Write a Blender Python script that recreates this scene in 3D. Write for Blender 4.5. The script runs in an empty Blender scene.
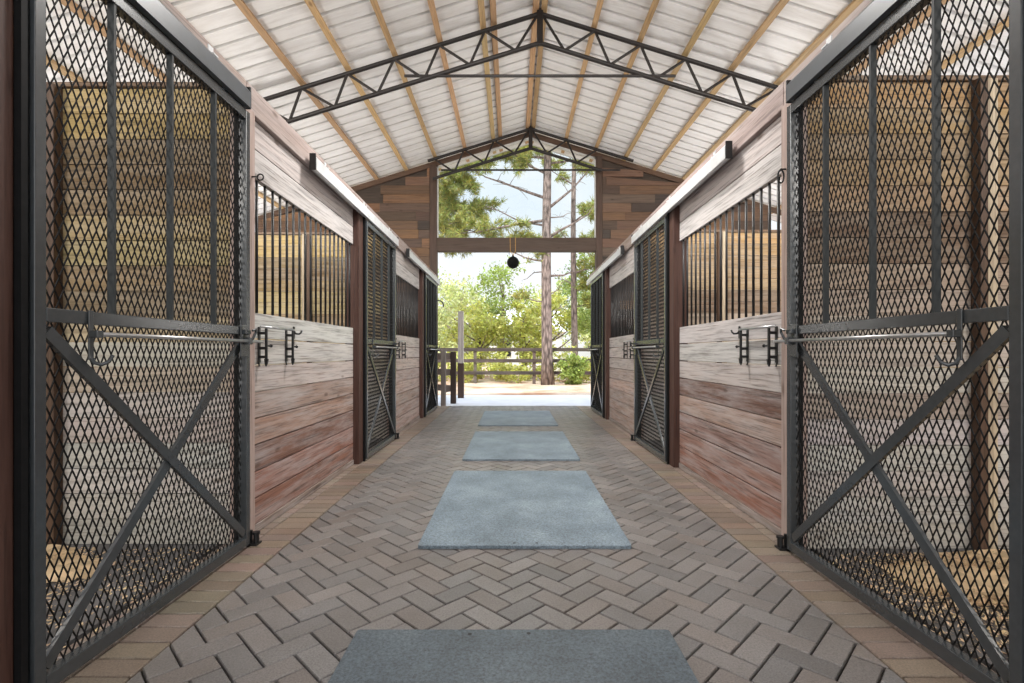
import bpy, bmesh, math, random
from mathutils import Vector, Matrix
random.seed(7)
R = random.Random(11)
C = bpy.context.scene.collection
PI = math.pi

# ------------------------------------------------------------------ materials
def new_mat(name):
    m = bpy.data.materials.new(name); m.use_nodes = True
    nt = m.node_tree
    return m, nt, nt.nodes, nt.links, nt.nodes['Principled BSDF']

def ramp(n, stops):
    r = n.new('ShaderNodeValToRGB'); e = r.color_ramp.elements
    while len(e) < len(stops): e.new(0.5)
    for k, (p, c) in enumerate(stops):
        e[k].position = p; e[k].color = (*c, 1)
    return r

def mix(n, l, mode, a, b, fac=1.0):
    x = n.new('ShaderNodeMix'); x.data_type = 'RGBA'; x.blend_type = mode
    for sock, v in ((x.inputs[6], a), (x.inputs[7], b)):
        if isinstance(v, (tuple, list)): sock.default_value = (*v, 1)
        else: l.new(v, sock)
    if isinstance(fac, (int, float)): x.inputs[0].default_value = fac
    else: l.new(fac, x.inputs[0])
    return x.outputs[2]

def noise(n, l, vec, scale, detail=4, rough=0.55):
    t = n.new('ShaderNodeTexNoise'); t.inputs['Scale'].default_value = scale
    t.inputs['Detail'].default_value = detail; t.inputs['Roughness'].default_value = rough
    if vec is not None: l.new(vec, t.inputs['Vector'])
    return t

def bump(n, l, h, b, strength=0.3, dist=0.01):
    x = n.new('ShaderNodeBump'); x.inputs['Strength'].default_value = strength
    x.inputs['Distance'].default_value = dist
    l.new(h, x.inputs['Height']); l.new(x.outputs[0], b.inputs['Normal'])

def wood_mat(name, axis, wear=None, wear_amt=0.0, tint=(1, 1, 1), rough=0.7, grain=0.5):
    """boards coloured per board by the 'Col' attribute; grain runs along axis"""
    m, nt, n, l, b = new_mat(name)
    tc = n.new('ShaderNodeTexCoord'); at = n.new('ShaderNodeAttribute'); at.attribute_name = 'Col'
    off = n.new('ShaderNodeVectorMath'); off.operation = 'MULTIPLY_ADD'
    l.new(at.outputs['Vector'], off.inputs[0]); off.inputs[1].default_value = (31, 47, 23)
    l.new(tc.outputs['Object'], off.inputs[2])
    mp = n.new('ShaderNodeMapping')
    sc = [26, 26, 26]; sc['XYZ'.index(axis)] = 1.3
    mp.inputs['Scale'].default_value = sc
    l.new(off.outputs[0], mp.inputs[0])
    g = noise(n, l, mp.outputs[0], 1.6, 6, 0.65)
    r = ramp(n, [(0.28, (1 - grain,) * 3), (0.5, (0.95,) * 3), (0.75, (1.12,) * 3)])
    l.new(g.outputs[0], r.inputs[0])
    col = mix(n, l, 'MULTIPLY', at.outputs['Color'], r.outputs[0])
    mp2 = n.new('ShaderNodeMapping'); s2 = [15, 15, 15]; s2['XYZ'.index(axis)] = 1.6
    mp2.inputs['Scale'].default_value = s2; l.new(off.outputs[0], mp2.inputs[0])
    p = noise(n, l, mp2.outputs[0], 1.0, 5, 0.7)
    if wear is not None:
        rr = ramp(n, [(0.40, (0, 0, 0)), (0.66, (wear_amt,) * 3)])
        l.new(p.outputs[0], rr.inputs[0])
        col = mix(n, l, 'MIX', col, wear, rr.outputs[0])
    mp4 = n.new('ShaderNodeMapping'); s4 = [95, 95, 95]; s4['XYZ'.index(axis)] = 2.2
    mp4.inputs['Scale'].default_value = s4; l.new(off.outputs[0], mp4.inputs[0])
    ck = noise(n, l, mp4.outputs[0], 1.0, 3, 0.6)
    cr_ = ramp(n, [(0.33, (0.45, 0.42, 0.40)), (0.46, (1, 1, 1))]); l.new(ck.outputs[0], cr_.inputs[0])
    col = mix(n, l, 'MULTIPLY', col, cr_.outputs[0], grain * 1.4 if grain < 0.7 else 1.0)
    # knots
    mp3 = n.new('ShaderNodeMapping'); s3 = [7, 7, 7]; s3['XYZ'.index(axis)] = 2.6
    mp3.inputs['Scale'].default_value = s3; l.new(off.outputs[0], mp3.inputs[0])
    v = n.new('ShaderNodeTexVoronoi'); v.inputs['Scale'].default_value = 0.9; l.new(mp3.outputs[0], v.inputs['Vector'])
    kr = ramp(n, [(0.05, (0.35, 0.28, 0.24)), (0.13, (1, 1, 1))])
    l.new(v.outputs['Distance'], kr.inputs[0])
    col = mix(n, l, 'MULTIPLY', col, kr.outputs[0], 0.7)
    col = mix(n, l, 'MULTIPLY', col, tint)
    l.new(col, b.inputs['Base Color'])
    b.inputs['Roughness'].default_value = rough
    b.inputs['Specular IOR Level'].default_value = 0.3
    bump(n, l, g.outputs[0], b, 0.35, 0.006)
    return m

def plain(name, col, rough=0.5, metal=0.0, var=0.15, scale=12, spec=0.5, bmp=0.0):
    m, nt, n, l, b = new_mat(name)
    tc = n.new('ShaderNodeTexCoord')
    t = noise(n, l, tc.outputs['Object'], scale, 4, 0.6)
    r = ramp(n, [(0.3, (1 - var,) * 3), (0.7, (1 + var,) * 3)])
    l.new(t.outputs[0], r.inputs[0])
    l.new(mix(n, l, 'MULTIPLY', col, r.outputs[0]), b.inputs['Base Color'])
    b.inputs['Roughness'].default_value = rough; b.inputs['Metallic'].default_value = metal
    b.inputs['Specular IOR Level'].default_value = spec
    if bmp: bump(n, l, t.outputs[0], b, bmp, 0.01)
    return m

M = {}
M['front'] = wood_mat('weathered_front_boards', 'Y', (0.52, 0.505, 0.505), 0.45, rough=0.6, grain=0.66)
M['header'] = wood_mat('header_boards', 'Y', (0.44, 0.38, 0.36), 0.6, rough=0.65)
M['post'] = wood_mat('red_brown_post', 'Z', (0.10, 0.055, 0.042), 0.4, rough=0.55)
M['latchwood'] = wood_mat('worn_reddish_post', 'Z', (0.38, 0.31, 0.28), 0.5, rough=0.6)
M['divider'] = wood_mat('divider_boards', 'X', (0.50, 0.44, 0.36), 0.35, rough=0.7)
M['side'] = wood_mat('side_boards', 'Y', (0.50, 0.44, 0.36), 0.3, rough=0.7)
M['gable'] = wood_mat('reclaimed_gable_planks', 'X', (0.10, 0.075, 0.06), 0.45, rough=0.6)
M['purlin'] = wood_mat('pine_purlin', 'Y', None, 0, rough=0.65, grain=0.35)
M['fence'] = wood_mat('fence_boards', 'X', (0.16, 0.13, 0.11), 0.5, rough=0.75)
M['steel'] = plain('black_painted_steel', (0.034, 0.039, 0.043), 0.26, 0.0, 0.1, 30, 0.8)
M['steel_matte'] = plain('dull_black_steel', (0.030, 0.034, 0.036), 0.55, 0.0, 0.1, 30, 0.25)
M['mesh'] = plain('black_expanded_metal', (0.006, 0.006, 0.0065), 0.6, 0.0, 0.3, 30, 0.15)
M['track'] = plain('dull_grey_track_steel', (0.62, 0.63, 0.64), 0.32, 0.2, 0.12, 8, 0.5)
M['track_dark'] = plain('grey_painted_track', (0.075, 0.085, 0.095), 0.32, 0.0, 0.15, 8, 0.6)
M['truss'] = plain('dark_brown_truss_steel', (0.016, 0.013, 0.012), 0.5, 0.0, 0.3, 20, 0.35)
M['iron'] = plain('black_iron', (0.012, 0.012, 0.013), 0.45, 0.2, 0.3, 30)
M['bright'] = plain('worn_bright_steel', (0.55, 0.56, 0.57), 0.3, 0.9, 0.12, 25)
M['trimdark'] = plain('dark_bronze_frame', (0.055, 0.045, 0.040), 0.5, 0.0, 0.2, 6)
M['white'] = plain('white_frame', (0.62, 0.62, 0.60), 0.5, 0.0, 0.08, 6)
M['rope'] = plain('yellow_rope', (0.42, 0.25, 0.07), 0.8, 0.0, 0.25, 60)
M['ball'] = plain('black_rubber_ball', (0.004, 0.004, 0.004), 0.75, 0.0, 0.2, 10, 0.15)
M['concrete'] = plain('pale_concrete', (0.58, 0.585, 0.60), 0.8, 0.0, 0.08, 3, 0.3, 0.1)

def roof_mat():
    m, nt, n, l, b = new_mat('galvanised_roof_sheet')
    tc = n.new('ShaderNodeTexCoord')
    mp = n.new('ShaderNodeMapping'); mp.inputs['Scale'].default_value = (0.7, 5.0, 0.7)
    l.new(tc.outputs['Object'], mp.inputs[0])
    a = noise(n, l, mp.outputs[0], 1.5, 6, 0.7)
    r = ramp(n, [(0.25, (0.60, 0.585, 0.57)), (0.5, (0.78, 0.775, 0.77)), (0.75, (0.86, 0.86, 0.86))])
    l.new(a.outputs[0], r.inputs[0])
    g = n.new('ShaderNodeNewGeometry')
    l.new(r.outputs[0], b.inputs['Base Color'])
    b.inputs['Metallic'].default_value = 0.15; b.inputs['Roughness'].default_value = 0.6
    return m
M['roof'] = roof_mat()

def paver_mat():
    m, nt, n, l, b = new_mat('brick_pavers')
    tc = n.new('ShaderNodeTexCoord'); at = n.new('ShaderNodeAttribute'); at.attribute_name = 'Col'
    a = noise(n, l, tc.outputs['Object'], 140, 3, 0.7)
    r = ramp(n, [(0.25, (0.5,) * 3), (0.5, (1,) * 3), (0.78, (1.45,) * 3)]); l.new(a.outputs[0], r.inputs[0])
    c = mix(n, l, 'MULTIPLY', at.outputs['Color'], r.outputs[0])
    d = noise(n, l, tc.outputs['Object'], 1.7, 5, 0.65)
    r2 = ramp(n, [(0.3, (0.80, 0.77, 0.74)), (0.7, (1.1, 1.1, 1.1))]); l.new(d.outputs[0], r2.inputs[0])
    c = mix(n, l, 'MULTIPLY', c, r2.outputs[0])
    l.new(c, b.inputs['Base Color'])
    b.inputs['Roughness'].default_value = 0.40; b.inputs['Specular IOR Level'].default_value = 0.65
    bump(n, l, a.outputs[0], b, 0.25, 0.003)
    return m
M['paver'] = paver_mat()

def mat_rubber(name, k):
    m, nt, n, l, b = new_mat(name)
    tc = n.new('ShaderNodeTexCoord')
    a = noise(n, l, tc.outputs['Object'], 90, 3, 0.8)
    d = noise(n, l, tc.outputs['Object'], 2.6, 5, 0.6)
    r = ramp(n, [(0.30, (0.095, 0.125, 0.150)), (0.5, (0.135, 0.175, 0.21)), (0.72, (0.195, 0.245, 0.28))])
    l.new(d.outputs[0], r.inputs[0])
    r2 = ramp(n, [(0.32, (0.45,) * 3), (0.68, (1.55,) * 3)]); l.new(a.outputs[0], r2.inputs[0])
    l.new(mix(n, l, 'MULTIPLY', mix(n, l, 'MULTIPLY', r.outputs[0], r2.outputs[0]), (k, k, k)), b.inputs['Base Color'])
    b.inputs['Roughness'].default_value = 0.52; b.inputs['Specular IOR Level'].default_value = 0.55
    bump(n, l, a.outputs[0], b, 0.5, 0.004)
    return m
M['rubber'] = mat_rubber('grey_blue_rubber', 1.12); M['rubber_dark'] = mat_rubber('darker_rubber', 0.52)  # same rubber in two tones, the darker one for the nearest mat
M['stallmat'] = plain('stall_rubber_floor', (0.12, 0.115, 0.115), 0.8, 0, 0.35, 5, 0.3, 0.2)

def ground_mat():
    m, nt, n, l, b = new_mat('sand_and_pine_straw')
    tc = n.new('ShaderNodeTexCoord')
    d = noise(n, l, tc.outputs['Object'], 0.55, 6, 0.65)
    r = ramp(n, [(0.40, (0.50, 0.41, 0.32)), (0.52, (0.46, 0.33, 0.23)), (0.64, (0.32, 0.15, 0.07))]); l.new(d.outputs[0], r.inputs[0])
    a = noise(n, l, tc.outputs['Object'], 30, 4, 0.7)
    r2 = ramp(n, [(0.3, (0.75,) * 3), (0.7, (1.2,) * 3)]); l.new(a.outputs[0], r2.inputs[0])
    l.new(mix(n, l, 'MULTIPLY', r.outputs[0], r2.outputs[0]), b.inputs['Base Color'])
    b.inputs['Roughness'].default_value = 0.95
    bump(n, l, a.outputs[0], b, 0.5, 0.03)
    return m
M['ground'] = ground_mat()

def leaf_mat(name, col, trans=0.35):
    m, nt, n, l, b = new_mat(name)
    at = n.new('ShaderNodeAttribute'); at.attribute_name = 'Col'
    c = mix(n, l, 'MULTIPLY', at.outputs['Color'], col)
    l.new(c, b.inputs['Base Color']); b.inputs['Roughness'].default_value = 0.6
    tr = n.new('ShaderNodeBsdfTranslucent'); l.new(c, tr.inputs[0])
    ms = n.new('ShaderNodeMixShader'); ms.inputs[0].default_value = trans
    l.new(b.outputs[0], ms.inputs[1]); l.new(tr.outputs[0], ms.inputs[2])
    l.new(ms.outputs[0], n['Material Output'].inputs[0])
    return m
M['leaf_yellow'] = leaf_mat('yellow_green_leaves', (0.56, 0.58, 0.17))
M['leaf_green'] = leaf_mat('mid_green_leaves', (0.32, 0.41, 0.11))
M['leaf_pale'] = leaf_mat('pale_green_leaves', (0.52, 0.57, 0.27))
M['leaf_dark'] = leaf_mat('dark_green_leaves', (0.18, 0.27, 0.10))
M['needle'] = leaf_mat('pine_needles', (0.28, 0.33, 0.11), 0.25)
M['flake'] = leaf_mat('wood_shaving_flakes', (0.72, 0.56, 0.36), 0.1)

def bark_mat():
    m, nt, n, l, b = new_mat('pine_bark')
    tc = n.new('ShaderNodeTexCoord')
    mp = n.new('ShaderNodeMapping'); mp.inputs['Scale'].default_value = (9, 9, 2.6); l.new(tc.outputs['Object'], mp.inputs[0])
    v = n.new('ShaderNodeTexVoronoi'); v.inputs['Scale'].default_value = 1.6; l.new(mp.outputs[0], v.inputs[0])
    r = ramp(n, [(0.1, (0.30, 0.235, 0.21)), (0.45, (0.21, 0.16, 0.14)), (0.8, (0.07, 0.052, 0.045))]); l.new(v.outputs['Distance'], r.inputs[0])
    l.new(r.outputs[0], b.inputs['Base Color']); b.inputs['Roughness'].default_value = 0.9
    bump(n, l, v.outputs['Distance'], b, 0.6, 0.04)
    return m
M['bark'] = bark_mat()

def glass_mat():
    m, nt, n, l, b = new_mat('clear_window_glass')
    t = n.new('ShaderNodeBsdfTransparent'); t.inputs[0].default_value = (0.95, 0.97, 0.97, 1)
    g = n.new('ShaderNodeBsdfGlossy'); g.inputs['Roughness'].default_value = 0.02
    fr = n.new('ShaderNodeFresnel'); fr.inputs[0].default_value = 1.3
    ms = n.new('ShaderNodeMixShader'); l.new(fr.outputs[0], ms.inputs[0])
    l.new(t.outputs[0], ms.inputs[1]); l.new(g.outputs[0], ms.inputs[2])
    l.new(ms.outputs[0], n['Material Output'].inputs[0])
    return m
M['glass'] = glass_mat()

# ------------------------------------------------------------------ mesh builder
WHITE = (1, 1, 1)
class MB:
    def __init__(s): s.v = []; s.f = []; s.c = []; s.smooth = False
    def face(s, pts, c=WHITE):
        k = len(s.v); s.v += [tuple(p) for p in pts]; s.f.append(tuple(range(k, k + len(pts)))); s.c.append(c)
    def box(s, a, b, c=WHITE, bev=0.0):
        x0, x1 = sorted((a[0], b[0])); y0, y1 = sorted((a[1], b[1])); z0, z1 = sorted((a[2], b[2]))
        if bev > 0:
            bm = bmesh.new(); bmesh.ops.create_cube(bm, size=1)
            for v in bm.verts: v.co = Vector(((x0 + x1) / 2 + v.co.x * (x1 - x0), (y0 + y1) / 2 + v.co.y * (y1 - y0), (z0 + z1) / 2 + v.co.z * (z1 - z0)))
            bmesh.ops.bevel(bm, geom=bm.edges[:], offset=bev, segments=2, affect='EDGES', profile=0.5)
            s.add_bm(bm, c); return
        k = len(s.v)
        s.v += [(x0, y0, z0), (x1, y0, z0), (x1, y1, z0), (x0, y1, z0), (x0, y0, z1), (x1, y0, z1), (x1, y1, z1), (x0, y1, z1)]
        for q in ((3, 2, 1, 0), (4, 5, 6, 7), (0, 1, 5, 4), (1, 2, 6, 5), (2, 3, 7, 6), (3, 0, 4, 7)):
            s.f.append(tuple(k + i for i in q)); s.c.append(c)
    def add_bm(s, bm, c=WHITE):
        bm.verts.ensure_lookup_table(); k = len(s.v)
        for i, v in enumerate(bm.verts): v.index = i; s.v.append(tuple(v.co))
        for f in bm.faces: s.f.append(tuple(k + v.index for v in f.verts)); s.c.append(c)
        bm.free()
    def bar(s, p, q, w, h, up=(0, 0, 1), c=WHITE, caps=True):
        """square bar from p to q; w across, h along up"""
        p = Vector(p); q = Vector(q); d = (q - p).normalized(); u = Vector(up)
        a = d.cross(u)
        if a.length < 1e-4: a = d.cross(Vector((1, 0, 0)))
        a.normalize(); u = a.cross(d).normalized()
        k = len(s.v)
        for e in (p, q):
            for sa, su in ((-1, -1), (1, -1), (1, 1), (-1, 1)):
                s.v.append(tuple(e + a * (sa * w / 2) + u * (su * h / 2)))
        fs = [(0, 1, 5, 4), (1, 2, 6, 5), (2, 3, 7, 6), (3, 0, 4, 7)] + ([(3, 2, 1, 0), (4, 5, 6, 7)] if caps else [])
        for q_ in fs: s.f.append(tuple(k + i for i in q_)); s.c.append(c)
    def tube(s, pts, r, n=8, c=WHITE, caps=True):
        pts = [Vector(p) for p in pts]
        rs = r if isinstance(r, (list, tuple)) else [r] * len(pts)
        k0 = len(s.v); ref = None
        for i, p in enumerate(pts):
            d = (pts[min(i + 1, len(pts) - 1)] - pts[max(i - 1, 0)]).normalized()
            if ref is None:
                ref = Vector((0, 0, 1)) if abs(d.z) < 0.9 else Vector((1, 0, 0))
            a = d.cross(ref).normalized(); b = a.cross(d).normalized(); ref = b
            for j in range(n):
                t = 2 * PI * j / n
                s.v.append(tuple(p + (a * math.cos(t) + b * math.sin(t)) * rs[i]))
        for i in range(len(pts) - 1):
            for j in range(n):
                s.f.append((k0 + i * n + j, k0 + i * n + (j + 1) % n, k0 + (i + 1) * n + (j + 1) % n, k0 + (i + 1) * n + j)); s.c.append(c)
        if caps:
            s.f.append(tuple(k0 + j for j in range(n))[::-1]); s.c.append(c)
            e = k0 + (len(pts) - 1) * n
            s.f.append(tuple(e + j for j in range(n))); s.c.append(c)
    def prism(s, poly, thick, c=WHITE):
        """poly: list of 3-D points (planar), extruded by vector thick"""
        t = Vector(thick); a = [Vector(p) for p in poly]; b = [p + t for p in a]
        k = len(s.v); n = len(a)
        s.v += [tuple(p) for p in a + b]
        s.f.append(tuple(range(k, k + n))); s.c.append(c)
        s.f.append(tuple(range(k + n, k + 2 * n))[::-1]); s.c.append(c)
        for i in range(n):
            s.f.append((k + i, k + (i + 1) % n, k + n + (i + 1) % n, k + n + i)); s.c.append(c)
    def build(s, name, mat, parent=None, origin=(0, 0, 0), smooth=False, fix=True):
        me = bpy.data.meshes.new(name)
        ox, oy, oz = origin
        me.from_pydata([(x - ox, y - oy, z - oz) for x, y, z in s.v], [], s.f)
        at = me.color_attributes.new('Col', 'FLOAT_COLOR', 'CORNER')
        buf = []
        for f, c in zip(s.f, s.c): buf += [c[0], c[1], c[2], 1.0] * len(f)
        at.data.foreach_set('color', buf)
        me.materials.append(mat)
        if fix and len(s.f) < 4000:
            bm = bmesh.new(); bm.from_mesh(me); bmesh.ops.recalc_face_normals(bm, faces=bm.faces[:]); bm.to_mesh(me); bm.free()
        if smooth:
            me.polygons.foreach_set('use_smooth', [True] * len(me.polygons))
        me.update()
        o = bpy.data.objects.new(name, me); C.objects.link(o)
        if parent is not None: o.parent = parent
        else: o.location = origin
        return o

def tag(o, label=None, cat=None, group=None, kind=None):
    for k, v in (('label', label), ('category', cat), ('group', group), ('kind', kind)):
        if v: o[k] = v
    return o
def thing(name, label, cat, loc=(0, 0, 0), group=None, kind=None):
    o = bpy.data.objects.new(name, None); C.objects.link(o); o.location = loc
    o.empty_display_size = 0.1
    return tag(o, label, cat, group, kind)
def dup(root, loc, label=None, group=None):
    r = root.copy(); C.objects.link(r); r.location = loc
    if label: r['label'] = label
    if group: r['group'] = group
    for ch in list(root.children):
        c = ch.copy(); C.objects.link(c); c.parent = r
        for g in list(ch.children):
            d = g.copy(); C.objects.link(d); d.parent = c
    return r
def jit(c, a=0.12):
    k = 1 + R.uniform(-a, a)
    return tuple(max(0, x * k * (1 + R.uniform(-a / 3, a / 3))) for x in c)

# ------------------------------------------------------------------ layout numbers
CAM_H = 1.12
YE = 10.45                      # inside face of the far gable wall
RX, RZ, SL = 0.37, 5.80, 0.312  # ridge position, height of the sheet, roof slope
def roof_z(x): return RZ - SL * abs(x - RX)
XD = {-1: 1.511, 1: 1.542}      # aisle face of the sliding doors
XP = {-1: 1.60, 1: 1.63}        # aisle face of the board fronts
DOOR = {-1: [(1.582, 2.88), (5.19, 6.49), (8.75, 10.05)],
        1: [(1.515, 2.813), (5.05, 6.35), (8.58, 9.88)]}
SIDE = {-1: 'left', 1: 'right'}
OUT = 5.4                       # outer walls

# ------------------------------------------------------------------ floor: herringbone pavers
def clip(poly, k, lim, keep_less):
    out = []
    for i in range(len(poly)):
        a, b = poly[i], poly[(i + 1) % len(poly)]
        ia = (a[k] <= lim) == keep_less; ib = (b[k] <= lim) == keep_less
        if ia: out.append(a)
        if ia != ib:
            t = (lim - a[k]) / (b[k] - a[k])
            out.append((a[0] + t * (b[0] - a[0]), a[1] + t * (b[1] - a[1])))
    return out
def area(p):
    return 0.5 * abs(sum(p[i][0] * p[(i + 1) % len(p)][1] - p[(i + 1) % len(p)][0] * p[i][1] for i in range(len(p))))
fl = MB()
PAL = [(0.190, 0.178, 0.172), (0.203, 0.190, 0.184), (0.176, 0.168, 0.165), (0.216, 0.200, 0.193), (0.200, 0.179, 0.168), (0.183, 0.176, 0.174)]
def brick(poly, col):
    n = len(poly); cx = sum(p[0] for p in poly) / n; cy = sum(p[1] for p in poly) / n
    h = R.uniform(-0.0012, 0.0012); tx = R.uniform(-0.008, 0.008); ty = R.uniform(-0.008, 0.008)
    def ins(d):
        o = []
        for i in range(n):
            p0 = Vector(poly[i - 1]); p = Vector(poly[i]); p1 = Vector(poly[(i + 1) % n])
            e0 = (p - p0); e1 = (p1 - p)
            if e0.length < 1e-6 or e1.length < 1e-6: o.append(tuple(p)); continue
            e0.normalize(); e1.normalize()
            n0 = Vector((-e0.y, e0.x)); n1 = Vector((-e1.y, e1.x))
            m = n0 + n1; den = 1 + n0.dot(n1)
            o.append(tuple(p + m * (d / max(den, 0.3))))
        return o
    a = ins(0.0040); b = ins(0.0068)
    z = lambda p: h + tx * (p[0] - cx) + ty * (p[1] - cy)
    top = [(p[0], p[1], z(p)) for p in b]; mid = [(p[0], p[1], z(p) - 0.004) for p in a]; low = [(p[0], p[1], -0.02) for p in a]
    fl.face(top, col)
    for i in range(n):
        j = (i + 1) % n
        fl.face([mid[i], mid[j], top[j], top[i]], col); fl.face([low[i], low[j], mid[j], mid[i]], col)
def ccw(p):
    s = sum(p[i][0] * p[(i + 1) % len(p)][1] - p[(i + 1) % len(p)][0] * p[i][1] for i in range(len(p)))
    return p if s > 0 else p[::-1]
XB = {-1: -1.32, 1: 1.345}; Y0F, Y1F = -3.6, 10.62
w = 0.1045; cs = math.sqrt(0.5)
def hb(i, j):
    """herringbone cells: brick covering lattice cells, width w, length 2w"""
    return None
for a in range(-140, 140):
    for b in range(-40, 40):
        # horizontal brick at (a + b, ...) : standard 2:1 herringbone tiling
        ox = a + b * 2 * 0; oy = b
# lattice: the tile pair {horizontal (0,0)-(2,1), vertical (0,1)-(1,3)} repeats with vectors (1,1) and (4,0) -> (2,-2)
for i in range(-160, 160):
    for j in range(-60, 60):
        u0 = i * 1 + j * 2; v0 = i * 1 - j * 2
        for (du, dv, su, sv) in ((0, 0, 2, 1), (-1, 0, 1, 2)):
            cu = (u0 + du + su / 2) * w; cv = (v0 + dv + sv / 2) * w
            px = cs * (cu - cv); py = cs * (cu + cv) + 0.013
            if px < -1.7 or px > 1.7 or py < Y0F - 0.2 or py > Y1F + 0.2: continue
            poly = []
            for (q, r_) in ((0, 0), (su, 0), (su, sv), (0, sv)):
                uu = (u0 + du + q) * w; vv = (v0 + dv + r_) * w
                poly.append((cs * (uu - vv), cs * (uu + vv) + 0.013))
            poly = ccw(poly)
            for (k, lim, less) in ((0, XB[1], True), (0, XB[-1], False), (1, Y1F, True), (1, Y0F, False)):
                if poly: poly = clip(poly, k, lim, less)
            if len(poly) < 3 or area(poly) < 2e-4: continue
            k_ = R.uniform(0.76, 0.98); brick(ccw(poly), tuple(k_ * q for q in R.choice(PAL)))
for s in (-1, 1):
    y = Y0F
    while y < Y1F - 0.02:
        x0, x1 = sorted((XB[s], s * (abs(XB[s]) + 0.21)))
        y1 = min(y + w, Y1F)
        col = jit((0.195, 0.155, 0.125), 0.16)
        brick([(x0, y), (x1, y), (x1, y1), (x0, y1)], col)
        x2, x3 = sorted((s * (abs(XB[s]) + 0.21), s * 1.70))
        brick([(x2, y), (x3, y), (x3, y1), (x2, y1)], jit((0.24, 0.19, 0.16), 0.12))
        y += w
fl.face([(-1.72, Y0F, -0.016), (1.72, Y0F, -0.016), (1.72, Y1F, -0.016), (-1.72, Y1F, -0.016)], (0.018, 0.015, 0.013))
o = fl.build('floor', M['paver'], fix=False); tag(o, kind='structure')
for s in (-1, 1):
    m = MB(); m.box((s * 1.72, -3.6, -0.06), (s * OUT, YE + 0.1, 0.0))
    tag(m.build('floor_stall_' + SIDE[s], M['stallmat']), kind='structure')

# ground outside, concrete apron
g = MB()
NX, NY = 60, 60
def gz(x, y): return -0.045 + (0.02 * math.sin(x * 1.7 + y) + 0.015 * math.sin(y * 2.3 - x) if y > 14 else 0)
xs = [-60 + 120 * i / NX for i in range(NX + 1)]
ys = [-40 + 130 * i / 130 for i in range(131)]
for i in range(NX):
    for j in range(130):
        g.face([(xs[i], ys[j], gz(xs[i], ys[j])), (xs[i + 1], ys[j], gz(xs[i + 1], ys[j])), (xs[i + 1], ys[j + 1], gz(xs[i + 1], ys[j + 1])), (xs[i], ys[j + 1], gz(xs[i], ys[j + 1]))])
# cut nothing: the barn floor lies above this sheet
for k in range(len(g.v)):
    x, y, z = g.v[k]
    if abs(x) < 5.6 and -4 < y < 14: g.v[k] = (x, y, -0.10)
tag(g.build('ground', M['ground'], fix=False), kind='structure')
a = MB(); a.box((-3.2, Y1F + 0.003, -0.09), (4.6, 13.4, -0.012), bev=0.006)
tag(a.build('path_concrete_apron', M['concrete']), kind='structure')

a = MB(); a.box((-9, -16, -0.09), (9, Y0F - 0.003, -0.012), bev=0.006)  # unseen pale slab added behind the camera to bounce sunlight up inside
tag(a.build('path_bounce_slab_near', M['concrete']), kind='structure')
for s in (-1, 1):
    a = MB(); a.box((s * 5.6, Y0F, -0.09), (s * 12, 10.4, -0.015), bev=0.006)  # unseen pale slabs added outside to bounce light in under the eaves
    tag(a.build('path_bounce_slab_side', M['concrete']), kind='structure')

# ------------------------------------------------------------------ roof sheets
def roof_sheet(s):
    m = MB(); pitch = 0.238
    y = -4.0; prof = []
    while y < 11.05:
        prof += [(y, 0), (y + 0.190, 0), (y + 0.194, 0.105), (y + 0.234, 0.105), (y + 0.238, 0.0)]
        y += pitch
    x0 = RX; x1 = RX + s * 6.1
    nseg = 1
    for k in range(len(prof) - 1):
        (ya, ha), (yb, hb_) = prof[k], prof[k + 1]
        if yb - ya < 1e-6: continue
        m.face([(x0, ya, roof_z(x0) + ha), (x1, ya, roof_z(x1) + ha), (x1, yb, roof_z(x1) + hb_), (x0, yb, roof_z(x0) + hb_)])
        m.face([(x0, ya, roof_z(x0) + ha + 0.003), (x0, yb, roof_z(x0) + hb_ + 0.003), (x1, yb, roof_z(x1) + hb_ + 0.003), (x1, ya, roof_z(x1) + ha + 0.003)])
    return m
for s in (-1, 1):
    tag(roof_sheet(s).build('ceiling_' + SIDE[s], M['roof'], fix=False), kind='structure')
m = MB()
m.prism([(RX - 0.22, -4.0, roof_z(RX - 0.22) + 0.111), (RX, -4.0, RZ + 0.137), (RX + 0.22, -4.0, roof_z(RX + 0.22) + 0.111), (RX, -4.0, RZ + 0.113)], (0, 15.05, 0))
tag(m.build('trim_1', M['roof']), kind='structure')

ORD = ['first', 'second', 'third', 'fourth', 'fifth', 'sixth', 'seventh', 'eighth', 'ninth', 'tenth']
PUR = {-1: [0.065, 0.63, 0.775, 1.36, 1.97, 2.60, 3.22, 3.85, 4.5, 5.2, 5.9], 1: [0.065, 0.743, 1.36, 1.97, 2.60, 3.22, 3.85, 4.5, 5.2, 5.9]}
for s in (-1, 1):
    for k, d in enumerate(PUR[s]):
        m = MB(); x = RX + s * d; z = roof_z(x) - 0.004
        wv = 0.072; th = 0.05
        sx = Vector((s, 0, -SL)).normalized(); nz = Vector((s * SL, 0, 1)).normalized()
        p = Vector((x, 0, z))
        col = jit((0.50, 0.335, 0.18), 0.14)
        for (ya, yb) in ((-3.95, -0.4), (-0.4, 3.2), (3.2, 6.8), (6.8, 11.0)):
            m.bar((x, ya, z) - nz * th * 0.5 if False else tuple(Vector((x, ya, z)) - nz * th * 0.5), tuple(Vector((x, yb, z)) - nz * th * 0.5), wv, th, up=tuple(nz), c=jit(col, 0.07))
        o = m.build('roof_purlin', M['purlin'], origin=(x, 0, z))
        tag(o, f'pine roof purlin, {ORD[k] if k < 10 else "last"} from the ridge on the {SIDE[s]} slope', 'purlin', 'roof purlins')

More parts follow.
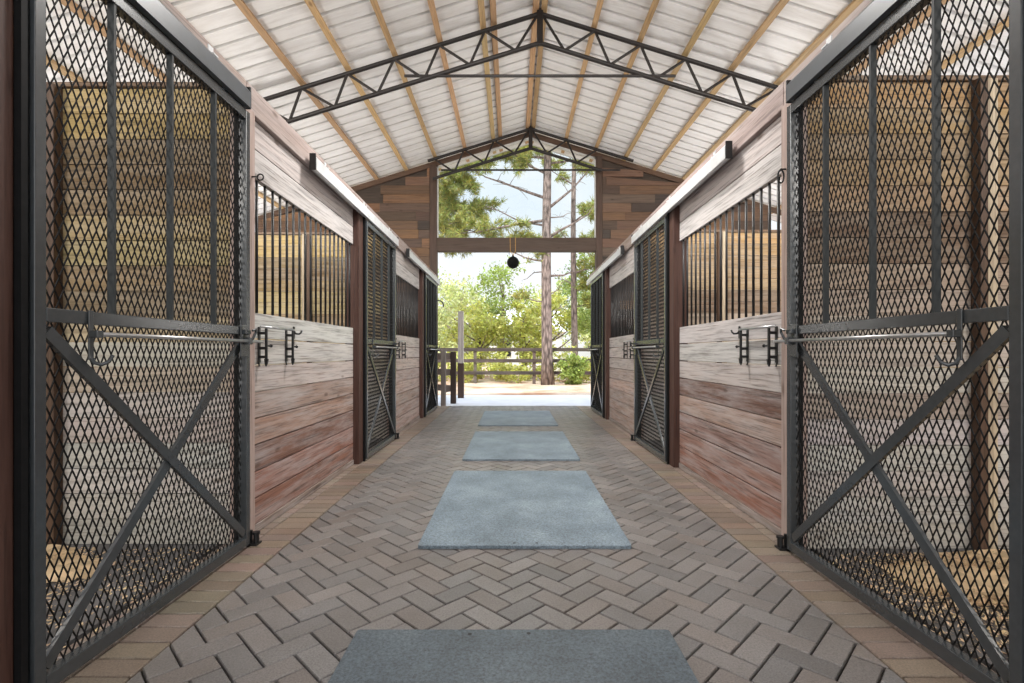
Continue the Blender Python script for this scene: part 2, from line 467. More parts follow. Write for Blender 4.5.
# ------------------------------------------------------------------ trusses
def truss(y, label, endL, endR, tmax=5.55):
    t = thing('roof_truss', label, 'truss', (RX, y, RZ), 'roof trusses')
    org = (RX, y, RZ)
    zt = lambda x: roof_z(x) - 0.10      # centre of the top chord, under the purlins
    r = 0.017
    top = {-1: tmax, 1: tmax}
    bot = {-1: endL, 1: endR}
    dz = 0.395
    for s in (-1, 1):
        m = MB(); m.tube([(RX, y, zt(RX)), (RX + s * top[s], y, zt(RX + s * top[s]))], 0.030, 10); m.build('top_chord', M['truss'], t, org)
        m = MB(); m.tube([(RX, y, zt(RX) - dz), (RX + s * bot[s], y, zt(RX + s * bot[s]) - dz)], 0.030, 10); m.build('bottom_chord', M['truss'], t, org)
        tn = [0.743, 1.36, 1.97, 2.60, 3.22, 3.85]; bn = [0.33, 0.945, 1.56, 2.19, 2.77, 3.38]
        for k in range(6):
            if bn[k] > bot[s] + 0.02 or tn[k] > top[s]: break
            prev = 0.03 if k == 0 else tn[k - 1]
            xb = RX + s * bn[k]
            for xt in (RX + s * prev, RX + s * tn[k]):
                m = MB(); m.tube([(xb, y, zt(xb) - dz), (xt, y, zt(xt))], 0.019, 8); m.build('web_bar', M['truss'], t, org)
    m = MB(); m.box((RX - 0.04, y - 0.03, zt(RX) - dz - 0.03), (RX + 0.04, y + 0.03, zt(RX) + 0.06), bev=0.004); m.build('king_post', M['truss'], t, org)
    m = MB(); m.tube([(RX - 1.83, y, 4.86), (RX + 1.83, y, 4.86)], 0.020, 8); m.build('tie_rod', M['truss'], t, org)
    return t
truss(6.75, 'dark steel roof truss spanning the middle of the aisle', 3.42, 2.95)
truss(10.22, 'dark steel roof truss in front of the gable window', 2.0, 1.45, 2.1)

# ------------------------------------------------------------------ gable wall, window, opening
OL, ORR = -1.58, 1.745           # clear opening
def gable_planks():
    m = MB()
    pal = [(0.20, 0.105, 0.055), (0.15, 0.085, 0.05), (0.085, 0.055, 0.04), (0.24, 0.13, 0.07), (0.12, 0.08, 0.06), (0.055, 0.042, 0.036), (0.17, 0.10, 0.065)]
    h = 0.185
    for (xa, xb) in ((-5.35, OL - 0.156), (ORR + 0.136, 5.35)):
        z = 0.0
        while z < 5.9:
            x = xa - R.uniform(0, 0.8); zz = z + h - 0.004
            while x < xb:
                L = R.uniform(0.6, 1.7); p0, p1 = max(x, xa), min(x + L - 0.003, xb); x += L
                if p1 - p0 < 0.02: continue
                lim = lambda q: roof_z(q) - 0.13
                poly = [(p0, z), (p1, z), (p1, min(zz, lim(p1))), (p0, min(zz, lim(p0)))]
                if poly[2][1] <= z or poly[3][1] <= z: 
                    continue
                y0 = YE + R.uniform(-0.004, 0.004)
                m.prism([(px, y0, pz) for px, pz in poly], (0, 0.05, 0), jit(R.choice(pal), 0.15))
            z += h
    return m
tag(gable_planks().build('wall_far', M['gable']), kind='structure')
# backing behind the planks
m = MB()
for (xa, xb) in ((-5.35, OL - 0.156), (ORR + 0.136, 5.35)):
    m.prism([(xa, YE + 0.056, 0), (xb, YE + 0.056, 0), (xb, YE + 0.056, roof_z(xb) - 0.13), (xa, YE + 0.056, roof_z(xa) - 0.13)], (0, 0.1, 0), (0.06, 0.045, 0.035))
tag(m.build('wall_far_backing', M['gable']), kind='structure')
def post(x0, x1, y0, y1, z1, name, label, cat, mat, col, z0=0.0):
    m = MB(); m.box((x0, y0, z0), (x1, y1, z1), col, bev=0.006)
    o = m.build(name, mat, origin=((x0 + x1) / 2, (y0 + y1) / 2, z0)); tag(o, label, cat); return o
DK = (0.075, 0.048, 0.035)
post(OL - 0.15, OL, YE - 0.02, YE + 0.15, roof_z(OL) - 0.14, 'doorway_post', 'dark timber post left of the far doorway', 'post', M['post'], DK)
post(ORR, ORR + 0.13, YE - 0.02, YE + 0.15, roof_z(ORR) - 0.14, 'doorway_post', 'dark timber post right of the far doorway', 'post', M['post'], DK)
m = MB(); m.box((OL, YE - 0.01, 3.245), (ORR, YE + 0.14, 3.53), DK, bev=0.006)
tag(m.build('transom_beam', M['gable'], origin=(0.08, YE, 3.4)), 'dark timber crossbeam over the far doorway, below the gable window', 'beam', kind='thing')
win = thing('window_1', None, None, (0.08, YE + 0.06, 3.53)); win['kind'] = 'structure'
wo = (0.08, YE + 0.06, 3.53)
m = MB()
zL, zR = roof_z(OL) - 0.15, roof_z(ORR) - 0.15
fw = 0.022
m.box((OL, YE + 0.03, 3.53), (OL + fw, YE + 0.09, zL)); m.box((ORR - fw, YE + 0.03, 3.53), (ORR, YE + 0.09, zR))
m.bar((OL, YE + 0.06, zL - 0.02), (RX, YE + 0.06, RZ - 0.17), 0.06, 0.04); m.bar((RX, YE + 0.06, RZ - 0.17), (ORR, YE + 0.06, zR - 0.02), 0.06, 0.04)
m.build('window_frame', M['white'], win, wo)
m = MB()
m.prism([(OL + fw, YE + 0.055, 3.53 + fw), (ORR - fw, YE + 0.055, 3.53 + fw), (ORR - fw, YE + 0.055, zR - 0.04), (RX, YE + 0.055, RZ - 0.19), (OL + fw, YE + 0.055, zL - 0.04)], (0, 0.006, 0))
m.build('window_pane', M['glass'], win, wo)
# rafters that close the top of the gable opening
m = MB()
for s in (-1, 1):
    xe = RX + s * 5.9
    m.bar((RX, YE + 0.02, RZ - 0.10), (xe, YE + 0.02, roof_z(xe) - 0.10), 0.05, 0.10, c=(0.12, 0.07, 0.045))
tag(m.build('trim_2', M['gable']), kind='structure')

# ------------------------------------------------------------------ outer walls
for s in (-1, 1):
    m = MB(); z = 0.0
    while z < 2.6:
        for (ya, yb) in ((-3.6, 0.0), (0.0, 3.0), (3.0, 6.5), (6.5, YE + 0.1)):
            m.box((s * OUT, ya, z), (s * (OUT + 0.04), yb - 0.003, z + 0.141), jit((0.46, 0.34, 0.20), 0.2))
        z += 0.145
    tag(m.build('wall_' + SIDE[s], M['side']), kind='structure')

# ------------------------------------------------------------------ stall dividers
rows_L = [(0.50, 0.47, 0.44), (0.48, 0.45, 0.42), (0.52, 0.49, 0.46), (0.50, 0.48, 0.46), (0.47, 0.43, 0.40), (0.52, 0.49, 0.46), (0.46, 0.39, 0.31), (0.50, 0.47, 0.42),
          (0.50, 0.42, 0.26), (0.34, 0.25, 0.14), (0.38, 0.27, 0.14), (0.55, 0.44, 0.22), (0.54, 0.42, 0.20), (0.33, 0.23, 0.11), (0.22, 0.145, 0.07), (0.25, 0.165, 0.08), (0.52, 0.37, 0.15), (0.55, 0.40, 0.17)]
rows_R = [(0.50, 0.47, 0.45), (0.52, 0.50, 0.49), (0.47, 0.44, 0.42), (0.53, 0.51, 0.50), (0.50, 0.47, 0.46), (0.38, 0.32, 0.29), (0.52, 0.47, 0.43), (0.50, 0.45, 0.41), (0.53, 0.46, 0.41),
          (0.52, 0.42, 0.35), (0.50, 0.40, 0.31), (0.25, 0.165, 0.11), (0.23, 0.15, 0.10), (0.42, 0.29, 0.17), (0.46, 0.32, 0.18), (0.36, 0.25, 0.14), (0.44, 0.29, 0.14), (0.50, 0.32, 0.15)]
DIVY = {-1: [2.93, 6.56], 1: [2.86, 6.42]}
for s in (-1, 1):
    for k, y in enumerate(DIVY[s]):
        t = thing('stall_divider', ['tan plank divider wall behind the nearest %s mesh door', 'plank divider wall seen through the barred front on the %s'][k] % SIDE[s], 'divider', (s * 3.4, y, 0), 'stall dividers')
        org = (s * 3.4, y, 0); h = 0.1484
        m = MB()
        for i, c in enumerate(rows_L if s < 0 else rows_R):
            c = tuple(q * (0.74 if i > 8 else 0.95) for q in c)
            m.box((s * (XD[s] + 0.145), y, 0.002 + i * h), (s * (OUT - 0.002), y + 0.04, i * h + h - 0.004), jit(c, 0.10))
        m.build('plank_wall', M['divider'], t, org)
        xa = 2.632 if s < 0 else 2.62
        m = MB(); m.box((s * xa, y - 0.062, 0.002), (s * (xa + 0.045), y - 0.001, 2.67), (0.10, 0.06, 0.038), bev=0.004); m.build('brace_post', M['post'], t, org)
        m = MB(); m.box((s * (xa + 0.055), y - 0.045, 0.002), (s * (xa + 0.115), y - 0.001, 2.67), (0.55, 0.46, 0.33), bev=0.004); m.build('pale_batten', M['post'], t, org)['label'] = 'pale timber batten'
        m = MB(); m.box((s * (XD[s] + 0.145), y - 0.02, 2.672), (s * (OUT - 0.002), y + 0.06, 2.70), (0.14, 0.08, 0.045), bev=0.004); m.build('top_rail', M['divider'], t, org)

# ------------------------------------------------------------------ header beams, posts
for s in (-1, 1):
    m = MB()
    for (ya, yb) in ((-3.5, 2.95), (2.95, 6.6), (6.6, YE - 0.03)):
        m.box((s * (XD[s] + 0.055), ya, 2.565), (s * (XD[s] + 0.14), yb - 0.003, 2.725), jit((0.33, 0.255, 0.23), 0.08), bev=0.005)
    o = m.build('header_beam', M['header'], origin=(s * 1.6, 3, 2.6))
    tag(o, f'long worn timber header beam above the {SIDE[s]} stall fronts', 'beam', kind='thing')
    for k, (ya, yb) in enumerate(DOOR[s]):
        near = ['nearest', 'middle', 'farthest'][k]
        # post before the door (near side)
        post(s * (XD[s] + 0.03), s * (XD[s] + 0.17), ya - 0.17, ya - 0.035, 2.563, 'stall_post', f'red-brown timber post on the near side of the {near} {SIDE[s]} mesh door', 'post', M['post'], (0.062, 0.028, 0.021))
        m = MB()
        x0 = XD[s] + 0.01; x1 = XD[s] + 0.11
        m.box((s * x0, ya - 0.034, 0.002), (s * x1, ya - 0.030, 2.563)); m.box((s * (x1 - 0.004), ya - 0.030, 0.002), (s * x1, ya - 0.002, 2.563)); m.box((s * x0, ya - 0.030, 0.002), (s * (x0 + 0.004), ya - 0.012, 2.563))
        tag(m.build('steel_jamb', M['mesh'], origin=(s * 1.55, ya, 0)), f'black steel channel jamb beside the {near} {SIDE[s]} mesh door', 'jamb', kind='thing')
        # post after the door (latch side)
        if k < 2:
            post(s * (XD[s] + 0.035), s * (XD[s] + 0.125), yb + 0.012, yb + 0.125, 2.563, 'latch_post', f'weathered reddish latch post at the far edge of the {near} {SIDE[s]} mesh door', 'post', M['latchwood'], (0.40, 0.30, 0.265))
            m = MB(); m.box((s * (XD[s] + 0.006), yb + 0.0015, 0.002), (s * (XD[s] + 0.095), yb + 0.0085, 2.505))
            tag(m.build('steel_jamb', M['mesh'], origin=(s * 1.6, yb, 0)), f'black steel jamb strip on the latch side of the {near} {SIDE[s]} mesh door', 'jamb', kind='thing')

# ------------------------------------------------------------------ stall fronts
frontcols = [(0.24, 0.115, 0.085), (0.28, 0.13, 0.092), (0.22, 0.115, 0.088), (0.36, 0.225, 0.175), (0.33, 0.235, 0.20), (0.48, 0.42, 0.385), (0.51, 0.48, 0.465), (0.53, 0.51, 0.50)]
def stall_front(s, k, y0, y1, label):
    t = thing('barred_partition', label, 'stall front', (s * XP[s], (y0 + y1) / 2, 0), 'barred stall fronts')
    org = (s * XP[s], (y0 + y1) / 2, 0); X = XP[s]
    m = MB(); h = 0.1655
    light = 1.0 if k == 0 else 1.15
    for i in range(8):
        z0 = 0.055 + i * h
        c = frontcols[i]
        if k == 1: c = tuple(0.5 * a + 0.5 * b for a, b in zip(c, (0.58, 0.45, 0.39)))  # farther fronts: daylight falling on them is mixed into the board colour
        if s > 0 and k == 0 and i == 4: c = (0.15, 0.085, 0.065)
        if s > 0 and k == 0 and i in (1, 2, 3): c = tuple(0.7 * a + 0.3 * b for a, b in zip(c, (0.34, 0.27, 0.24)))
        m.box((s * X, y0, z0), (s * (X + 0.04), y1, z0 + h - 0.009), jit(c, 0.08), bev=0.002)
    m.build('kick_boards', M['front'], t, org)
    m = MB(); m.box((s * (X - 0.008), y0, 0.0015), (s * (X + 0.04), y1, 0.052), (0.24, 0.18, 0.15), bev=0.004); m.build('base_board', M['front'], t, org)
    m = MB()
    zt = 2.21
    m.box((s * X, y0, zt), (s * (X + 0.04), y1, zt + 0.175), (0.52, 0.49, 0.475), bev=0.004)
    m.box((s * X, y0, zt + 0.18), (s * (X + 0.04), y1, zt + 0.353), (0.49, 0.43, 0.41), bev=0.004)
    m.build('top_boards', M['front'], t, org)
    n = int((y1 - y0) / 0.104)
    for i in range(n):
        y = y0 + (i + 0.5) * (y1 - y0) / n
        m = MB(); m.tube([(s * (X + 0.02), y, 0.055 + 8 * h - 0.006), (s * (X + 0.02), y, zt + 0.003)], 0.0095, 8); m.build('bar', M['iron'], t, org, smooth=True)
    return t
for s in (-1, 1):
    d = DOOR[s]
    for k in range(2):
        stall_front(s, k, d[k][1] + 0.127, d[k + 1][0] - 0.172, ['weathered plank stall front with iron bars, nearest on the %s side', 'weathered plank stall front with iron bars, farther one on the %s side'][k] % SIDE[s])

# plank fronts that carry on behind the photographer
for s in (-1, 1):
    m = MB(); h = 0.1655; y1 = DOOR[s][0][0] - 0.172
    for i in range(8): m.box((s * XP[s], -2.2, 0.055 + i * h), (s * (XP[s] + 0.04), y1, 0.055 + i * h + h - 0.009), jit(frontcols[i], 0.08), bev=0.002)
    for i in range(2): m.box((s * XP[s], -2.2, 2.21 + 0.177 * i), (s * (XP[s] + 0.04), y1, 2.21 + 0.177 * i + 0.17), (0.5, 0.46, 0.44))
    m.box((s * (XP[s] - 0.008), -2.2, 0.0015), (s * (XP[s] + 0.04), y1, 0.052), (0.24, 0.18, 0.15))
    for k in range(34):
        y = -2.15 + k * 0.104
        if y < y1 - 0.03: m.tube([(s * (XP[s] + 0.02), y, 1.37), (s * (XP[s] + 0.02), y, 2.215)], 0.0095, 6, (0.02, 0.02, 0.02))
    tag(m.build('wall_stall_' + SIDE[s], M['front']), kind='structure')

# ------------------------------------------------------------------ sliding mesh doors
W = 1.298; HT = 2.50; RAIL0, RAIL1 = 1.222, 1.268
def expanded(s, xloc, y0, y1, z0, z1):
    """diamond mesh in the plane x = xloc"""
    m = MB(); dw, dh = 0.0345, 0.078; t = 0.0031; bond = 0.005
    nr = int((z1 - z0) / (dh / 2)); nc = int((y1 - y0) / dw) + 1
    hz = (z1 - z0) / nr; wy = (y1 - y0) / (nc - 0)
    def seg(ya, za, yb, zb):
        ya = min(max(ya, y0), y1); yb = min(max(yb, y0), y1)
        dy, dz = yb - ya, zb - za; L = math.hypot(dy, dz)
        if L < 1e-5: return
        ny, nz = -dz / L * t / 2, dy / L * t / 2
        k = len(m.v); xo = 0.0022
        for (y, z) in ((ya, za), (yb, zb)):
            m.v.extend([(xloc - xo, y - ny, z - nz), (xloc + xo, y - ny, z - nz), (xloc + xo, y + ny, z + nz), (xloc - xo, y + ny, z + nz)])
        for q in ((0, 1, 5, 4), (1, 2, 6, 5), (2, 3, 7, 6), (3, 0, 4, 7)):
            m.f.append(tuple(k + i for i in q)); m.c.append(WHITE)
    for j in range(nr):
        za = z0 + j * hz + bond / 2; zb = z0 + (j + 1) * hz - bond / 2
        o = 0.0 if j % 2 == 0 else 0.5
        for i in range(-1, nc + 1):
            yc = y0 + (i + o) * wy
            if yc < y0 - 1e-6 or yc > y1 + 1e-6: continue
            seg(yc, za - bond, yc, za)
            for dlt in (-0.5, 0.5):
                yn = yc + dlt * wy
                if yn < y0 - 1e-6 or yn > y1 + 1e-6: continue
                seg(yc, za, yn, zb)
    return m
def make_door(s, label):
    """local frame: y along the wall from the near edge, x in world sense, aisle face at local x = 0"""
    t = thing('sliding_stall_door', label, 'door', (0, 0, 0), 'sliding mesh stall doors', 'thing')
    a = -s                                   # +a points into the aisle
    X = lambda u: a * u                      # u < 0 = into the stall
    D = 0.045
    m = MB()
    fw = 0.04
    for (ya, yb, za, zb) in ((0, fw, 0.02, HT), (W - fw, W, 0.02, HT), (fw, W - fw, 0.02, 0.07), (fw, W - fw, HT - 0.05, HT)):
        m.box((X(0), ya, za), (X(-D), yb, zb), bev=0.003)
    m.build('frame', M['steel'], t)
    m = MB(); m.box((X(0.002), fw, RAIL0), (X(-D + 0.006), W - fw, RAIL1), bev=0.003); m.build('middle_rail', M['steel'], t)
    for q in (0.25, 0.5, 0.75):
        y = W * q
        m = MB(); m.box((X(-0.004), y - 0.006, RAIL1), (X(-0.030), y + 0.006, HT - 0.05)); m.build('upright_bar', M['steel_matte'], t)
    c0 = (fw, 0.09); c1 = (W - fw, RAIL0 - 0.02)
    for j, (p, q) in enumerate((((fw + 0.01, RAIL0 - 0.03), (W - fw - 0.01, 0.095)), ((fw + 0.01, 0.095), (W - fw - 0.01, RAIL0 - 0.03)))):
        m = MB()
        off = -0.008 if j else 0.0
        m.bar((X(-0.012 + off), p[0], p[1]), (X(-0.012 + off), q[0], q[1]), 0.042, 0.016, up=(1, 0, 0))
        m.build('cross_brace', M['steel'], t)
    # long latch rod with its brackets and hook
    m = MB(); m.tube([(X(0.030), 0.20, 1.187), (X(0.030), W + 0.075, 1.187)], 0.0085, 10); rod = m.build('latch_rod', M['bright'], t, smooth=True); rod['label'] = 'worn bright steel latch rod'
    m = MB(); m.box((X(0.003), 0.192, 1.095), (X(0.010), 0.212, RAIL1 + 0.004), bev=0.002); m.box((X(0.008), 0.188, 1.174), (X(0.042), 0.216, 1.200), bev=0.003)
    m.tube([(X(0.007), 0.202, 1.105), (X(0.014), 0.208, 1.085), (X(0.030), 0.220, 1.078), (X(0.044), 0.234, 1.088), (X(0.050), 0.246, 1.112)], 0.007, 8)
    m.build('hook_bracket', M['steel'], t)
    m = MB(); m.box((X(0.003), W - 0.115, 1.10), (X(0.010), W - 0.03, RAIL1 + 0.012), bev=0.002); m.box((X(0.010), W - 0.085, 1.168), (X(0.044), W - 0.055, 1.206), bev=0.003)
    m.box((X(0.010), W - 0.10, 1.225), (X(0.030), W - 0.045, 1.250), bev=0.003)
    m.tube([(X(0.030), W - 0.04, 1.19), (X(0.05), W - 0.035, 1.235), (X(0.055), W - 0.045, 1.255), (X(0.05), W - 0.07, 1.245)], 0.007, 8)
    m.build('latch_plate', M['steel'], t)
    for (za, zb) in ((0.07, RAIL0 + 0.01), (RAIL1 - 0.01, HT - 0.05)):
        expanded(s, X(-0.034), fw - 0.004, W - fw + 0.004, za, zb).build('mesh_panel', M['mesh'], t, fix=False)
    return t
for s in (-1, 1):
    nm = SIDE[s]
    proto = make_door(s, f'black mesh stall door with crossed braces, nearest on the {nm} side')
    proto.location = (s * XD[s], DOOR[s][0][0], 0)
    dup(proto, (s * XD[s], DOOR[s][1][0], 0), f'black mesh stall door with crossed braces, middle of three on the {nm} side')
    dup(proto, (s * XD[s], DOOR[s][2][0], 0), f'black mesh stall door with crossed braces, farthest on the {nm}, by the doorway')

# door tracks
for s in (-1, 1):
    nm = SIDE[s]
    ends = ([(-0.9, 2.845), (3.80, 6.54), (7.25, YE - 0.18)] if s < 0 else [(-0.9, 2.775), (3.58, 6.40), (7.05, YE - 0.18)])
    for k, (ya, yb) in enumerate(ends):
        near = ['nearest', 'middle', 'farthest'][k]
        t = thing('door_track', f'grey steel sliding track above the {near} {nm} mesh door', 'track', (s * XD[s], (ya + yb) / 2, 2.52), 'sliding door tracks')
        org = (s * XD[s], (ya + yb) / 2, 2.52)
        xi = XD[s] - 0.022; xo = XD[s] + 0.029
        m = MB(); z0, z1 = 2.514, 2.632
        prof = [(xo, z0 + 0.01), (xo, z1), (xi + 0.025, z1), (xi, z1 - 0.03), (xi, z0), (xi + 0.03, z0), (xi + 0.03, z0 + 0.004), (xi + 0.004, z0 + 0.004), (xi + 0.004, z1 - 0.032), (xi + 0.027, z1 - 0.004), (xo - 0.004, z1 - 0.004), (xo - 0.004, z0 + 0.01)]
        m.prism([(s * px, ya, pz) for px, pz in prof], (0, yb - ya, 0))
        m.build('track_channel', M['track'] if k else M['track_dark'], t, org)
        for (yy, d) in ((ya, -1), (yb, 1)):
            m = MB(); m.box((s * (xi + 0.002), yy, z0 - 0.004), (s * xo, yy + d * 0.012, z1 + 0.004), bev=0.003); m.build('end_cap', M['iron'], t, org)
        n = 3
        for i in range(n):
            y = ya + 0.3 + (yb - ya - 0.6) * i / (n - 1)
            m = MB(); m.box((s * (xi + 0.02), y - 0.02, z1), (s * (xo), y + 0.02, z1 + 0.008)); m.box((s * (xo - 0.006), y - 0.02, z1), (s * (xo), y + 0.02, z1 + 0.05)); m.build('track_bracket', M['track'], t, org)
        # door hanger wheels inside the track
        dy = DOOR[s][k][0]
        for q in (0.22, 1.08):
            m = MB(); m.box((s * (XD[s] + 0.012), dy + q - 0.02, HT + 0.002), (s * (XD[s] + 0.022), dy + q + 0.02, 2.56)); m.build('door_hanger', M['steel'], t, org)

# door guides at the floor
for s in (-1, 1):
    for k in range(2):
        y = DOOR[s][k][1] + 0.025
        m = MB(); m.box((s * (XD[s] - 0.03), y - 0.012, 0.003), (s * (XD[s] + 0.032), y + 0.05, 0.012)); m.tube([(s * (XD[s] - 0.012), y + 0.02, 0.012), (s * (XD[s] - 0.012), y + 0.02, 0.062)], 0.016, 10); m.tube([(s * (XD[s] + 0.018), y + 0.02, 0.012), (s * (XD[s] + 0.018), y + 0.02, 0.085)], 0.009, 10)
        m.tube([(s * (XD[s] - 0.012), y + 0.02, 0.062), (s * (XD[s] - 0.012), y + 0.02, 0.075)], 0.021, 12)
        o = m.build('door_guide', M['iron'], origin=(s * XD[s], y, 0)); tag(o, f'small black floor guide at the far foot of the {["nearest", "middle"][k]} {SIDE[s]} mesh door', 'door guide', 'floor guides of the sliding doors')

# ------------------------------------------------------------------ racks and hooks on the fronts
def rack(s, y0, label):
    X = XP[s]; t = thing('blanket_rack', label, 'rack', (s * X, y0, 1.05), 'folding blanket racks')
    org = (s * X, y0, 1.05); a = -s
    P = lambda u, y, z: (s * X + a * u, y, z)
    for yb in (y0 + 0.06, y0 + 0.44):
        m = MB()
        m.box(P(0.001, yb - 0.014, 1.06), P(0.007, yb + 0.014, 1.285), bev=0.002)
        # swinging outer bar with pointed tip
        m.box(P(0.042, yb - 0.007, 1.075), P(0.056, yb + 0.007, 1.275), bev=0.002)
        m.prism([P(0.038, yb - 0.007, 1.082), P(0.062, yb - 0.007, 1.082), P(0.056, yb - 0.007, 1.05), P(0.048, yb - 0.007, 1.035), P(0.042, yb - 0.007, 1.05)], (0, 0.014, 0))
        for z in (1.095, 1.15, 1.245):
            m.box(P(0.006, yb - 0.007, z - 0.009), P(0.045, yb + 0.007, z + 0.009), bev=0.002)
        m.prism([P(0.0015, yb - 0.014, 1.062), P(0.007, yb - 0.014, 1.062), P(0.007, yb, 1.035), P(0.0015, yb, 1.035)], (0, 0.010, 0))
        br = m.build('bracket', M['iron'], t, org)
        m = MB(); m.tube([P(0.05, yb, 1.165), P(0.05, yb + 0.055, 1.165)], 0.006, 8); m.tube([P(0.05, yb + 0.055, 1.165), P(0.05, yb + 0.063, 1.165)], 0.010, 8)
        g_ = m.build('peg', M['iron'], br, org)
    m = MB(); m.tube([P(0.049, y0 - 0.01, 1.283), P(0.049, y0 + 0.46, 1.283)], 0.008, 10)
    m.build('rack_bar', M['bright'], t, org, smooth=True)['label'] = 'bright steel bar'
    return t
def tack_hook(s, y, z, label):
    X = XP[s]; a = -s; P = lambda u, yy, zz: (s * X + a * u, yy, zz)
    t = thing('tack_hook', label, 'hook', (s * X, y, z), 'tack hooks'); org = (s * X, y, z)
    m = MB(); m.box(P(0.001, y - 0.012, z - 0.045), P(0.008, y + 0.012, z + 0.045), bev=0.003); m.box(P(0.001, y - 0.02, z - 0.012), P(0.0085, y + 0.02, z + 0.012), bev=0.003); m.build('hook_plate', M['iron'], t, org)
    m = MB(); m.tube([P(0.006, y, z), P(0.02, y + 0.012, z - 0.008), P(0.034, y + 0.026, z - 0.008), P(0.042, y + 0.036, z + 0.004), P(0.044, y + 0.04, z + 0.018)], 0.007, 8); m.build('hook_arm', M['iron'], t, org, smooth=True)
for s in (-1, 1):
    nm = SIDE[s]
    y = DOOR[s][0][1] + 0.21
    rack(s, y, f'black folding blanket rack with bright bar on the nearest {nm} stall front')
    tack_hook(s, y + 0.56, 1.268, f'small black tack hook beside the blanket rack on the nearest {nm} front')
    y = DOOR[s][1][1] + 0.30
    rack(s, y, f'black folding blanket rack on the farther {nm} stall front')
    tack_hook(s, y - 0.13, 1.30, f'small black tack hook beyond the middle {nm} mesh door latch')
# eye hook and snap ring on the latch posts
m = MB(); xx = -(XD[-1] + 0.035); yy = DOOR[-1][0][1] + 0.085
m.tube([(xx, yy, 2.165), (xx + 0.03, yy, 2.165)], 0.005, 8)
m.tube([(xx + 0.030 + 0.018 - 0.018 * math.cos(t_ * PI / 8), yy + 0.006, 2.165 + 0.018 * math.sin(t_ * PI / 8)) for t_ in range(17)], 0.0045, 8)
tag(m.build('eye_hook', M['iron'], origin=(xx, yy, 2.165), smooth=True), 'black screw eye high on the nearest left latch post', 'hook')
t = thing('snap_ring', 'black snap clip hanging from the nearest right latch post', 'clip', (XD[1] + 0.035, DOOR[1][0][1] + 0.07, 2.15))
org = tuple(t.location); xx, yy, zz = org
m = MB(); m.tube([(xx, yy, zz + 0.03), (xx - 0.03, yy, zz + 0.03), (xx - 0.036, yy, zz + 0.02)], 0.005, 8); m.build('staple', M['iron'], t, org)
m = MB(); m.tube([(xx - 0.03 - 0.017 * math.sin(q * PI / 8), yy, zz - 0.012 + 0.038 * math.cos(q * PI / 8)) for q in range(17)], 0.005, 8); m.build('clip_loop', M['iron'], t, org, smooth=True)

# ------------------------------------------------------------------ rubber mats
def rmat(xc, y0, y1, label, wdt=1.225, holes=(), mt='rubber'):
    m = MB(); bm = bmesh.new()
    bmesh.ops.create_cube(bm, size=1)
    L = y1 - y0
    for v in bm.verts: v.co = Vector((v.co.x * wdt, v.co.y * L, (v.co.z + 0.5) * 0.019))
    bmesh.ops.bevel(bm, geom=[e for e in bm.edges if abs(e.verts[0].co.z - e.verts[1].co.z) > 0.01], offset=0.014, segments=3, affect='EDGES', profile=0.5)
    bmesh.ops.bevel(bm, geom=[e for e in bm.edges if min(e.verts[0].co.z, e.verts[1].co.z) > 0.018], offset=0.0015, segments=1, affect='EDGES', profile=0.5)
    m.add_bm(bm)
    me_o = m.build('rubber_mat', M[mt])
    me_o.location = (xc, (y0 + y1) / 2, 0.0015)
    tag(me_o, label, 'mat', 'rubber mats down the aisle')
    for (hx, hy) in holes:
        q = MB(); q.tube([(hx, hy, 0.0196), (hx, hy, 0.0204)], 0.008, 12)
        c = q.build('mat_plug', M['iron'], me_o); c['label'] = 'small black plug hole'
    return me_o
rmat(0.003, 0.12, 1.99, 'grey-blue rubber mat nearest the camera, cut off by the picture bottom', 1.24, ((-0.17, 0.90), (0.06, 0.905)), 'rubber_dark')
rmat(0.07, 2.855, 4.67, 'large grey-blue rubber mat, second from the camera on the brick aisle', 1.225, ((-0.06, -0.87), (0.07, -0.87)))
rmat(0.09, 5.18, 7.02, 'grey-blue rubber mat, third from the camera, middle of the aisle')
rmat(0.085, 7.65, 9.5, 'grey-blue rubber mat, farthest from the camera near the doorway')

